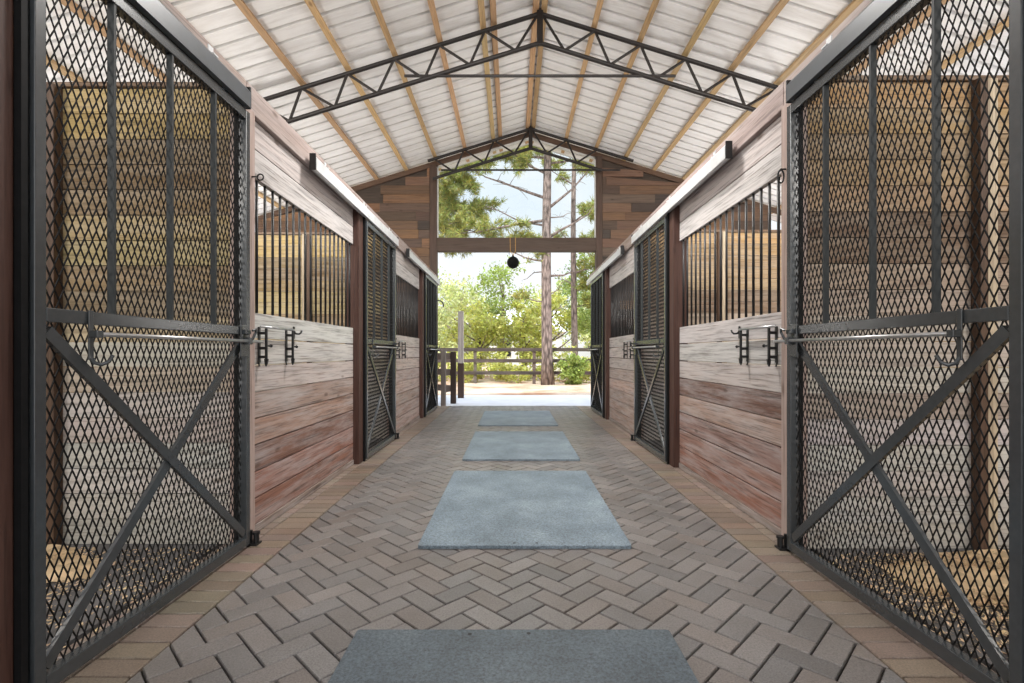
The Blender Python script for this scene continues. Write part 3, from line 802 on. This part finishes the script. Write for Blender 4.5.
# ------------------------------------------------------------------ shavings in the stalls
def shavings(s, spots, n, label, bed=()):
    m = MB()
    for (cx, cy, rx_, ry_, hh) in bed:
        N = 26; P = {}
        for i in range(N + 1):
            for j in range(N + 1):
                u = -1 + 2 * i / N; v = -1 + 2 * j / N; q = math.hypot(u, v) + 0.18 * math.sin(5 * math.atan2(v, u) + cx) + R.uniform(-0.08, 0.08)
                P[i, j] = (cx + u * rx_, min(cy + v * ry_, DIVY[s][0] - 0.07), hh * (1 - q) + R.uniform(0, 0.008))
        for i in range(N):
            for j in range(N):
                f_ = [P[i, j], P[i + 1, j], P[i + 1, j + 1], P[i, j + 1]]
                if min(p[2] for p in f_) > 0.0015 and min(abs(p[0]) for p in f_) > XD[s] + 0.12:
                    k = R.uniform(0.7, 1.1); m.face(f_, (k, k * 0.97, k * 0.92))
    for _ in range(n):
        cx, cy, sx, sy, hh = R.choice(spots)
        x = R.gauss(0, 0.5); y = R.gauss(0, 0.5)
        if x * x + y * y > 1.6: continue
        px, py = cx + x * sx, cy + y * sy
        if py > DIVY[s][0] - 0.08 or abs(px) < XD[s] + 0.12 or abs(px) > 5.3: continue
        z = 0.004 + hh * math.exp(-(x * x + y * y) * 2) * R.uniform(0.3, 1)
        L = R.uniform(0.006, 0.02); wd = L * R.uniform(0.3, 0.6)
        th = R.uniform(0, PI); tl = R.uniform(-0.5, 0.5)
        dx, dy = math.cos(th) * L / 2, math.sin(th) * L / 2; ex, ey = -math.sin(th) * wd / 2, math.cos(th) * wd / 2
        k = R.uniform(0.55, 1.15)
        m.face([(px - dx - ex, py - dy - ey, z), (px + dx - ex, py + dy - ey, z + tl * L), (px + dx + ex, py + dy + ey, z + tl * L + 0.003), (px - dx + ex, py - dy + ey, z + 0.003)], (k, k * R.uniform(0.9, 1), k * R.uniform(0.8, 1)))
    o = m.build('wood_shavings', M['flake'], fix=False); tag(o, label, 'shavings', kind='stuff')
shavings(-1, [(-2.6, 2.55, 0.35, 0.32, 0.06), (-2.75, 2.5, 0.4, 0.35, 0.05), (-3.1, 2.2, 0.7, 0.6, 0.03), (-2.3, 2.4, 1.0, 0.8, 0.004)], 9000, 'tan wood shavings on the floor behind the nearest left mesh door', [(-2.72, 2.5, 0.62, 0.42, 0.07)])
shavings(1, [(2.6, 2.4, 0.7, 0.5, 0.03), (2.2, 2.25, 0.7, 0.7, 0.015), (2.9, 2.6, 0.8, 0.4, 0.03), (3.2, 1.9, 0.9, 0.9, 0.03)], 30000, 'tan wood shavings on the floor behind the nearest right mesh door', [(2.75, 2.35, 0.85, 0.62, 0.05), (3.3, 1.7, 1.1, 0.9, 0.05)])

# ------------------------------------------------------------------ hanging ball
bx, by, bz = 0.01, YE - 0.14, 2.985
t = thing('hanging_ball', 'black rubber ball hanging on a yellow rope in the far doorway', 'ball', (bx, by, bz))
bm = bmesh.new(); bmesh.ops.create_uvsphere(bm, u_segments=24, v_segments=16, radius=0.125)
for v in bm.verts: v.co += Vector((bx, by, bz))
m = MB(); m.add_bm(bm); m.tube([(bx, by, bz + 0.11), (bx, by, bz + 0.145)], 0.022, 10); m.build('ball', M['ball'], t, (bx, by, bz), smooth=True)
m = MB()
m.tube([(bx, by, bz + 0.14), (bx - 0.03, by + 0.02, 3.2), (bx - 0.055, by + 0.11, 3.235), (bx - 0.06, by + 0.115, 3.54), (bx - 0.055, by + 0.2, 3.545)], 0.008, 6)
m.tube([(bx, by, bz + 0.14), (bx + 0.03, by + 0.02, 3.2), (bx + 0.05, by + 0.11, 3.235), (bx + 0.05, by + 0.115, 3.54), (bx + 0.045, by + 0.2, 3.545)], 0.008, 6)
m.build('rope', M['rope'], t, (bx, by, bz))

# curved hook by the doorway, left
m = MB(); hx, hy, hz = OL + 0.0, YE + 0.05, 2.16
m.tube([(hx, hy, hz + 0.06)] + [(hx + 0.03 + 0.10 * math.sin(q * PI / 10) + 0.0, hy, hz + 0.06 - 0.10 + 0.10 * math.cos(q * PI / 10) + 0.0) for q in range(0, 7)], 0.014, 8)
tag(m.build('bracket_arm', M['iron'], origin=(hx, hy, hz), smooth=True), 'curved black bracket arm on the left doorway post', 'hook')

# ------------------------------------------------------------------ fences and posts outside
DKB = (0.042, 0.032, 0.027)
t = thing('board_fence', 'long dark three-board fence across the yard in front of the trees', 'fence', (0, 18.9, -0.04), 'board fences')
org = (0, 18.9, -0.04)
for i in range(-5, 7):
    x = -1.42 + i * 2.24
    m = MB(); m.box((x - 0.06, 18.93, -0.08), (x + 0.06, 19.05, 1.30), jit((0.11, 0.085, 0.07), 0.2), bev=0.006); m.build('fence_post', M['fence'], t, org)
for z in (0.30, 0.76, 1.18):
    m = MB()
    for i in range(-5, 6):
        xa = -1.42 + i * 2.24
        m.box((xa, 18.89, z), (xa + 2.235, 18.92, z + 0.135), jit(DKB, 0.3), bev=0.003)
    m.build('fence_rail', M['fence'], t, org)
t = thing('board_fence', 'short dark board fence leaving the left doorway corner', 'fence', (-1.45, 10.9, 0), 'board fences'); org = (-1.45, 10.9, 0)
m = MB(); m.box((-1.53, 10.66, -0.012), (-1.43, 10.76, 1.19), (0.21, 0.19, 0.175), bev=0.006); m.build('grey_post', M['post'], t, org)['label'] = 'grey weathered end post'
m = MB(); m.box((-1.385, 11.15, -0.012), (-1.265, 11.27, 1.15), (0.035, 0.025, 0.022), bev=0.006); m.build('dark_post', M['post'], t, org)['label'] = 'near-black square post'
for z in (0.98, 0.62, 0.26):
    m = MB(); m.bar((-1.50, 10.76, z + 0.07), (-1.39, 11.2, z + 0.07), 0.03, 0.14, c=(0.13, 0.095, 0.075)); m.build('fence_rail', M['fence'], t, org)
    m = MB(); m.bar((-1.39, 11.22, z + 0.07), (-3.6, 12.9, z + 0.07), 0.03, 0.14, c=(0.13, 0.095, 0.075)); m.build('fence_rail', M['fence'], t, org)
m = MB(); m.box((-3.66, 12.86, -0.08), (-3.54, 12.98, 1.15), (0.06, 0.045, 0.04), bev=0.006); m.build('dark_post', M['post'], t, org)
t = thing('yard_post', 'tall grey timber post with dark brown base beside the left doorway fence', 'post', (-1.3, 12.6, 0)); org = (-1.3, 12.6, 0)
m = MB(); m.box((-1.375, 12.525, -0.012), (-1.225, 12.675, 0.86), (0.075, 0.045, 0.035), bev=0.006); m.build('post_base', M['post'], t, org)
m = MB(); m.box((-1.37, 12.53, 0.86), (-1.235, 12.67, 2.17), (0.62, 0.57, 0.51), bev=0.01); m.build('post_shaft', M['latchwood'], t, org)

# ------------------------------------------------------------------ vegetation
def leaf_quad(m, p, size, rnd, elong=1.7):
    d = Vector((rnd.gauss(0, 1), rnd.gauss(0, 1), rnd.gauss(0, 0.7))); d.normalize()
    e = d.cross(Vector((rnd.gauss(0, 1), rnd.gauss(0, 1), rnd.gauss(0, 1))))
    if e.length < 1e-3: return
    e.normalize(); L = size * rnd.uniform(0.6, 1.3); wd = L / elong
    k = rnd.uniform(0.6, 1.25); c = (k, k * rnd.uniform(0.9, 1.08), k * rnd.uniform(0.7, 1.1))
    m.face([p - d * L / 2, p + e * wd / 2, p + d * L / 2, p - e * wd / 2], c)
def crown(m, base, rx, ry, rz, blobs, per, leaf, rnd, br=0.34):
    for _ in range(blobs):
        while True:
            q = Vector((rnd.uniform(-1, 1), rnd.uniform(-1, 1), rnd.uniform(-1, 1)))
            if 0.25 < q.length < 1: break
        c = base + Vector((q.x * rx, q.y * ry, q.z * rz)); rb = br * min(rx, rz) * rnd.uniform(0.7, 1.3)
        for _ in range(per):
            u = Vector((rnd.gauss(0, 1), rnd.gauss(0, 1), rnd.gauss(0, 0.75))); u.normalize()
            leaf_quad(m, c + u * rb * (rnd.random() ** 0.45), leaf, rnd)
def trunk_pts(x, y, h, r, rnd, lean=0.03, n=7, z0=-0.08):
    pts, rs = [], []
    ox = oy = 0
    for i in range(n):
        f = i / (n - 1); ox += rnd.uniform(-lean, lean); oy += rnd.uniform(-lean, lean)
        pts.append((x + ox * h * 0.12 * f, y + oy * h * 0.12 * f, z0 + h * f)); rs.append(r * (1.25 if i == 0 else 1) * (1 - 0.45 * f))
    return pts, rs
def tree(x, y, h, r, mat, label, seed, name='leafy_tree', blobs=34, per=95, leaf=0.17, bottom=0.18, trunk=0.12, group='trees behind the fence'):
    rnd = random.Random(seed); org = (x, y, -0.05)
    t = thing(name, label, 'tree', org, group)
    pts, rs = trunk_pts(x, y, h * 0.8, trunk, rnd)
    m = MB(); m.tube(pts, rs, 9)
    for k in range(6):
        b0 = Vector(pts[2 + k % 4]); a_ = rnd.uniform(0, 2 * PI); L = r * rnd.uniform(0.5, 0.9)
        e = b0 + Vector((math.cos(a_) * L, math.sin(a_) * L, L * rnd.uniform(0.4, 0.9)))
        m.tube([b0, b0.lerp(e, 0.5) + Vector((0, 0, -0.05 * L)), e], [trunk * 0.4, trunk * 0.28, trunk * 0.1], 6)
    m.build('trunk', M['bark'], t, org, smooth=True)
    m = MB(); z0 = h * bottom
    crown(m, Vector((x, y, (z0 + h) / 2)), r, r, (h - z0) / 2, blobs, per, leaf, rnd)
    m.build('crown', mat, t, org, fix=False)
    return t
T = [  # x, y, h, r, mat, label
    (-4.6, 22.5, 4.7, 1.9, 'leaf_pale', 'pale yellow-green leafy tree leftmost behind the yard fence'),
    (-2.7, 26.6, 5.2, 1.8, 'leaf_pale', 'pale bushy tree behind the tall grey post'),
    (-1.5, 22.6, 3.2, 1.3, 'leaf_yellow', 'low yellow-green tree right of the tall grey post, behind the fence'),
    (-0.5, 25.6, 5.9, 1.7, 'leaf_green', 'mid-green tree under the hanging ball'),
    (0.5, 22.4, 3.6, 1.2, 'leaf_yellow', 'bright yellow-green tree just left of the thick pine trunk'),
    (1.9, 25.0, 4.4, 1.5, 'leaf_yellow', 'yellow-green tree between the two pine trunks'),
    (3.9, 23.4, 6.2, 1.7, 'leaf_green', 'mid-green tree right of the thin pine trunk'),
    (4.9, 28.0, 7.4, 2.2, 'leaf_dark', 'tall dark green tree rightmost behind the yard fence'),
    (-6.6, 30.0, 7.0, 2.4, 'leaf_green', 'large green tree behind the leftmost pale tree'),
]
for i, (x, y, h, r, mt, lb) in enumerate(T):
    tree(x, y, h, r, M[mt], lb, 100 + i)
# the far woodland, which no one could count
rnd = random.Random(5); m = MB()
for i in range(26):
    x = -26 + i * 2.1 + rnd.uniform(-0.8, 0.8); y = rnd.uniform(41, 54); h = rnd.uniform(5.0, 8.0) + (2.5 if x > 3 else 0); r = rnd.uniform(2, 3)
    crown(m, Vector((x, y, h * 0.5)), r, r, h * 0.5, 26, 60, 0.36, rnd)
tag(m.build('woodland', M['leaf_pale'], fix=False), 'hazy pale green woodland far behind the yard', 'woodland', kind='stuff')
# undergrowth at the fence
rnd = random.Random(9); m = MB()
for i in range(110):
    x = rnd.uniform(-9, 10); y = rnd.uniform(19.4, 21.5); h = rnd.uniform(0.5, 1.35)
    crown(m, Vector((x, y, h * 0.5)), 0.45, 0.45, h * 0.5, 5, 42, 0.12, rnd, 0.6)
tag(m.build('undergrowth', M['leaf_yellow'], fix=False), 'yellow-green undergrowth growing through the yard fence', 'undergrowth', kind='stuff')
# leafy bush in front of the fence
rnd = random.Random(21); t = thing('green_bush', 'round green bush in front of the fence, right of the thick pine', 'bush', (2.15, 18.2, -0.05)); org = (2.15, 18.2, -0.05)
m = MB(); crown(m, Vector((2.15, 18.2, 0.52)), 0.5, 0.45, 0.62, 24, 80, 0.12, rnd, 0.4); m.build('foliage', M['leaf_green'], t, org, fix=False)
m = MB()
for k in range(6):
    a_ = k * 1.05; m.tube([(2.15 + 0.04 * math.cos(a_), 18.2 + 0.04 * math.sin(a_), -0.08), (2.15 + 0.3 * math.cos(a_), 18.2 + 0.3 * math.sin(a_), 0.75)], [0.016, 0.006], 6)
m.build('stem', M['bark'], t, org)
# pine trees
def tuft(m, p, d, rnd, n=22, L=0.24):
    d = Vector(d).normalized()
    for _ in range(n):
        u = (d * 0.7 + Vector((rnd.gauss(0, 0.6), rnd.gauss(0, 0.6), rnd.gauss(0, 0.6)))).normalized()
        e = u.cross(Vector((rnd.gauss(0, 1), rnd.gauss(0, 1), rnd.gauss(0, 1))))
        if e.length < 1e-3: continue
        e.normalize(); l_ = L * rnd.uniform(0.6, 1.15); k = rnd.uniform(0.55, 1.5)
        c = (k * rnd.uniform(0.8, 1.45), k, k * rnd.uniform(0.6, 1.0))
        q = p + u * 0.02
        m.face([q - e * 0.012, q + e * 0.012, q + u * l_ + e * 0.006, q + u * l_ - e * 0.006], c)
def pine(x, y, r0, h, branches, label, seed, lean=0.0, tufts=13):
    rnd = random.Random(seed); org = (x, y, -0.05)
    t = thing('pine_tree', label, 'tree', org, 'pine trees')
    n = 12; pts = []; rs = []
    for i in range(n):
        f = i / (n - 1); pts.append(Vector((x + lean * f + 0.05 * math.sin(f * 5 + seed), y, -0.1 + h * f))); rs.append(r0 * (1.25 if i == 0 else 1.0) * (1 - 0.5 * f))
    m = MB(); m.tube(pts, rs, 14); tr = m.build('trunk', M['bark'], t, org, smooth=True)
    nd = MB()
    for (z, dx, dy, dz, rb, lush) in branches:
        f = z / h; i = min(int(f * (n - 1)), n - 2); p0 = pts[i].lerp(pts[i + 1], f * (n - 1) - i)
        e = p0 + Vector((dx, dy, dz)); mid = p0.lerp(e, 0.5) + Vector((0, 0, -0.12 * dz + rnd.uniform(-0.1, 0.15)))
        q1 = p0.lerp(mid, 0.5) + Vector((0, 0, rnd.uniform(-0.05, 0.05))); q2 = mid.lerp(e, 0.5) + Vector((rnd.uniform(-.1, .1), 0, rnd.uniform(-0.12, 0.12)))
        b = MB(); b.tube([p0, q1, mid, q2, e], [rb, rb * 0.8, rb * 0.6, rb * 0.4, rb * 0.15], 7)
        L = (e - p0).length
        for k in range(int(3 + L * 2.4)):
            s_ = rnd.uniform(0.35, 1.0); c0 = mid.lerp(e, (s_ - 0.5) * 2) if s_ > 0.5 else p0.lerp(mid, s_ * 2)
            tw = c0 + Vector((rnd.uniform(-0.6, 0.6), rnd.uniform(-0.6, 0.6), rnd.uniform(-0.3, 0.35))) * min(1.2, 0.4 + L * 0.22)
            b.tube([c0, c0.lerp(tw, 0.5) + Vector((0, 0, 0.03)), tw], [rb * 0.22, rb * 0.14, rb * 0.06], 5)
            if rnd.random() < lush:
                for g_ in range(tufts):
                    cp = c0.lerp(tw, rnd.uniform(0.3, 1.05)) + Vector((rnd.gauss(0, 0.13), rnd.gauss(0, 0.13), rnd.gauss(0, 0.10)))
                    tuft(nd, cp, tw - c0, rnd)
        b.build('branch', M['bark'], t, org, smooth=True)
    if nd.f: nd.build('needles', M['needle'], t, org, fix=False)
    return t
pine(1.29, 18.4, 0.215, 12.5, [(4.05, 1.3, 0.3, 0.25, .05, .0), (5.4, 1.9, -0.2, 1.4, .06, .1), (6.9, -2.9, 0.3, 1.3, .06, .25), (5.9, -2.3, 0.5, 0.9, .045, .0), (4.6, -1.6, -0.4, 0.35, .045, .25), (4.2, -0.9, 0.4, -0.25, .03, .0), (6.5, 1.9, 0.2, 2.0, .06, .1), (6.2, 1.2, 0.4, 0.3, .03, .0),
     (6.1, -3.4, 0.4, -0.4, .06, .55), (3.4, 0.8, -0.3, 0.5, .028, .1), (3.1, -1.3, 0.2, 0.2, .028, .5), (7.8, -2.0, -0.5, 1.2, .05, .9), (8.2, 2.0, 0.4, 0.6, .05, .9), (8.6, -1.0, 0.6, 0.6, .05, .9), (2.6, 0.9, 0.5, 0.5, .02, 0), (9.0, 1.0, .3, .4, .04, .9), (8.4, -2.6, .2, .6, .05, .9), (5.5, -1.2, 0.2, -0.1, .03, .9), (8.7, 0.4, -.6, .5, .04, .9)],
     'thick-trunked pine in front of the fence, seen through the doorway and gable window', 3, 0.0)
pine(2.62, 21.4, 0.15, 11.5, [(4.6, 1.5, 0.2, 0.8, .04, .9), (3.8, 1.2, 0.3, 0.7, .035, 1), (5.5, 1.3, 0.3, 1.0, .04, .9), (5.9, -0.8, 0.3, 0.8, .03, .1), (3.2, 1.3, -0.2, 0.5, .03, 1), (4.1, -0.8, 0.4, 0.6, .03, .1), (6.8, 1.2, 0, 0.9, .04, .8), (8.4, -1.1, 0.2, 0.8, .04, .8), (9.2, 1.1, 0.2, 0.4, .04, .9)],
     'slim pine right of the thick pine, behind the fence', 8, 0.05)
pine(-4.4, 19.6, 0.22, 11.0, [(6.6, 3.0, 0.2, -0.6, .06, 1), (6.2, 3.3, -0.5, -0.4, .06, 1), (7.0, 3.4, 0.3, -0.2, .06, 1), (7.4, 3.0, 0.9, -0.5, .06, 1), (6.0, 2.4, -0.6, 0.2, .05, 1), (7.8, 3.0, 0.4, 0.2, .05, 1), (8.4, 3.0, 0.1, 0.1, .05, .9), (5.3, -2.5, 0.3, 0.2, .06, 1), (6.5, -2.2, -.3, .5, .05, 1), (9.3, 1.2, .3, .8, .04, 1), (5.6, 2.9, .6, 0.1, .05, 1), (6.8, 1.9, -.3, -.2, .05, 1), (7.3, 2.1, .2, .3, .05, 1)],
     'pine at the left whose needled boughs fill the left of the gable window', 15, 0.1, 15)

# pale house far behind the trees
t = thing('farm_house', 'pale house glimpsed through the trees beyond the fence', 'house', (0.6, 33, -0.05)); org = (0.6, 33, -0.05)
m = MB(); m.box((-1.6, 32.2, -0.05), (3.2, 36, 2.5), (0.7, 0.7, 0.7)); m.build('house_wall', M['white'], t, org)
m = MB(); m.prism([(-2.0, 31.9, 2.5), (-2.0, 36.3, 2.5), (-2.0, 34.1, 4.0)], (5.6, 0, 0)); m.build('house_roof', M['track'], t, org)
for xq in (-0.9, 1.5):
    m = MB(); m.box((xq, 32.15, 0.9), (xq + 0.8, 32.2, 2.0)); m.build('house_window', M['iron'], t, org)

# ------------------------------------------------------------------ light
sunv = Vector((-0.22, -0.50, 0.84)).normalized()
sd = bpy.data.lights.new('sun', 'SUN'); sd.energy = 3.8; sd.angle = 0.0095; sd.color = (1, 0.95, 0.87)
so = bpy.data.objects.new('sun', sd); C.objects.link(so); so.rotation_euler = sunv.to_track_quat('Z', 'Y').to_euler(); so.location = (0, -10, 20)

def fill_light(x, y, z, power, size, aim, col=(1, 0.97, 0.93)):  # added fill lights without fixtures; lift the interior where daylight is too weak
    d = bpy.data.lights.new('unseen_fill_light', 'AREA'); d.shape = 'DISK'; d.size = size; d.energy = power; d.color = col
    o = bpy.data.objects.new('unseen_fill_light', d); C.objects.link(o); o.location = (x, y, z)
    o.rotation_euler = (-Vector(aim)).to_track_quat('Z', 'Y').to_euler()
fill_light(0.1, -1.9, 3.9, 42, 1.0, (0, 0.75, -0.66))
fill_light(0.15, 4.2, 4.5, 185, 0.7, (0, 0.35, -0.94))
for sx in (-1, 1): fill_light(sx * 3.15, 4.3, 4.55, 45, 0.9, (-sx * 0.55, 0.18, -0.82))
for sx in (-1, 1):
    fill_light(sx * 4.1, -0.4, 3.3, 66, 0.8, (0, 0.9, -0.43), (1, 0.94, 0.86))
    fill_light(sx * 3.6, 3.5, 2.9, 60, 0.8, (0, 0.9, -0.43), (1, 0.94, 0.86))
    fill_light(sx * 4.3, 10.0, 1.7, 95, 1.2, (-sx * 0.3, -0.75, 0.6))

wd = bpy.data.worlds.new('World'); bpy.context.scene.world = wd; wd.use_nodes = True
nt = wd.node_tree; n = nt.nodes; l = nt.links; bg = n['Background']
tc = n.new('ShaderNodeTexCoord'); sep = n.new('ShaderNodeSeparateXYZ'); l.new(tc.outputs['Generated'], sep.inputs[0])
r = ramp(n, [(0.0, (0.80, 0.80, 0.76)), (0.05, (0.95, 0.98, 1.0)), (0.35, (0.80, 0.90, 1.0)), (1.0, (0.42, 0.62, 1.0))]); l.new(sep.outputs[2], r.inputs[0])
cl = noise(n, l, tc.outputs['Generated'], 3.2, 6, 0.6)
cr = ramp(n, [(0.45, (0, 0, 0)), (0.70, (1, 1, 1))]); l.new(cl.outputs[0], cr.inputs[0])
sky = mix(n, l, 'MIX', r.outputs[0], (1.0, 1.0, 1.0), cr.outputs[0])
dot = n.new('ShaderNodeVectorMath'); dot.operation = 'DOT_PRODUCT'; l.new(tc.outputs['Generated'], dot.inputs[0]); dot.inputs[1].default_value = sunv
mr = n.new('ShaderNodeMapRange'); mr.interpolation_type = 'SMOOTHSTEP'; l.new(dot.outputs['Value'], mr.inputs[0])
mr.inputs[1].default_value = -0.15; mr.inputs[2].default_value = 1.0; mr.inputs[3].default_value = 0.0; mr.inputs[4].default_value = 1.6
glow = n.new('ShaderNodeVectorMath'); glow.operation = 'SCALE'; glow.inputs[0].default_value = (1.0, 0.97, 0.92); l.new(mr.outputs[0], glow.inputs[3])
zr = n.new('ShaderNodeMapRange'); zr.interpolation_type = 'SMOOTHSTEP'; l.new(sep.outputs[2], zr.inputs[0])
zr.inputs[1].default_value = 0.36; zr.inputs[2].default_value = 0.8; zr.inputs[3].default_value = 1.0; zr.inputs[4].default_value = 2.6
zs = n.new('ShaderNodeVectorMath'); zs.operation = 'SCALE'; l.new(sky, zs.inputs[0]); l.new(zr.outputs[0], zs.inputs[3])
sm = mix(n, l, 'ADD', zs.outputs[0], glow.outputs[0])
l.new(sm, bg.inputs[0]); bg.inputs[1].default_value = 1.0

# ------------------------------------------------------------------ camera
cd = bpy.data.cameras.new('camera'); cam = bpy.data.objects.new('camera', cd); C.objects.link(cam)
cam.location = (0, 0, CAM_H); cam.rotation_euler = (PI / 2, 0, 0)
cd.sensor_width = 36; cd.lens = 500 / 1024 * 36; cd.shift_y = 11.5 / 1024; cd.shift_x = -0.0005
cd.clip_start = 0.02; cd.clip_end = 300
bpy.context.scene.camera = cam
vs = bpy.context.scene.view_settings
bpy.context.scene.display_settings.display_device = 'sRGB'
vs.view_transform = 'Standard'; vs.look = 'None'; vs.gamma = 1; vs.use_curve_mapping = False; vs.exposure = 0.15
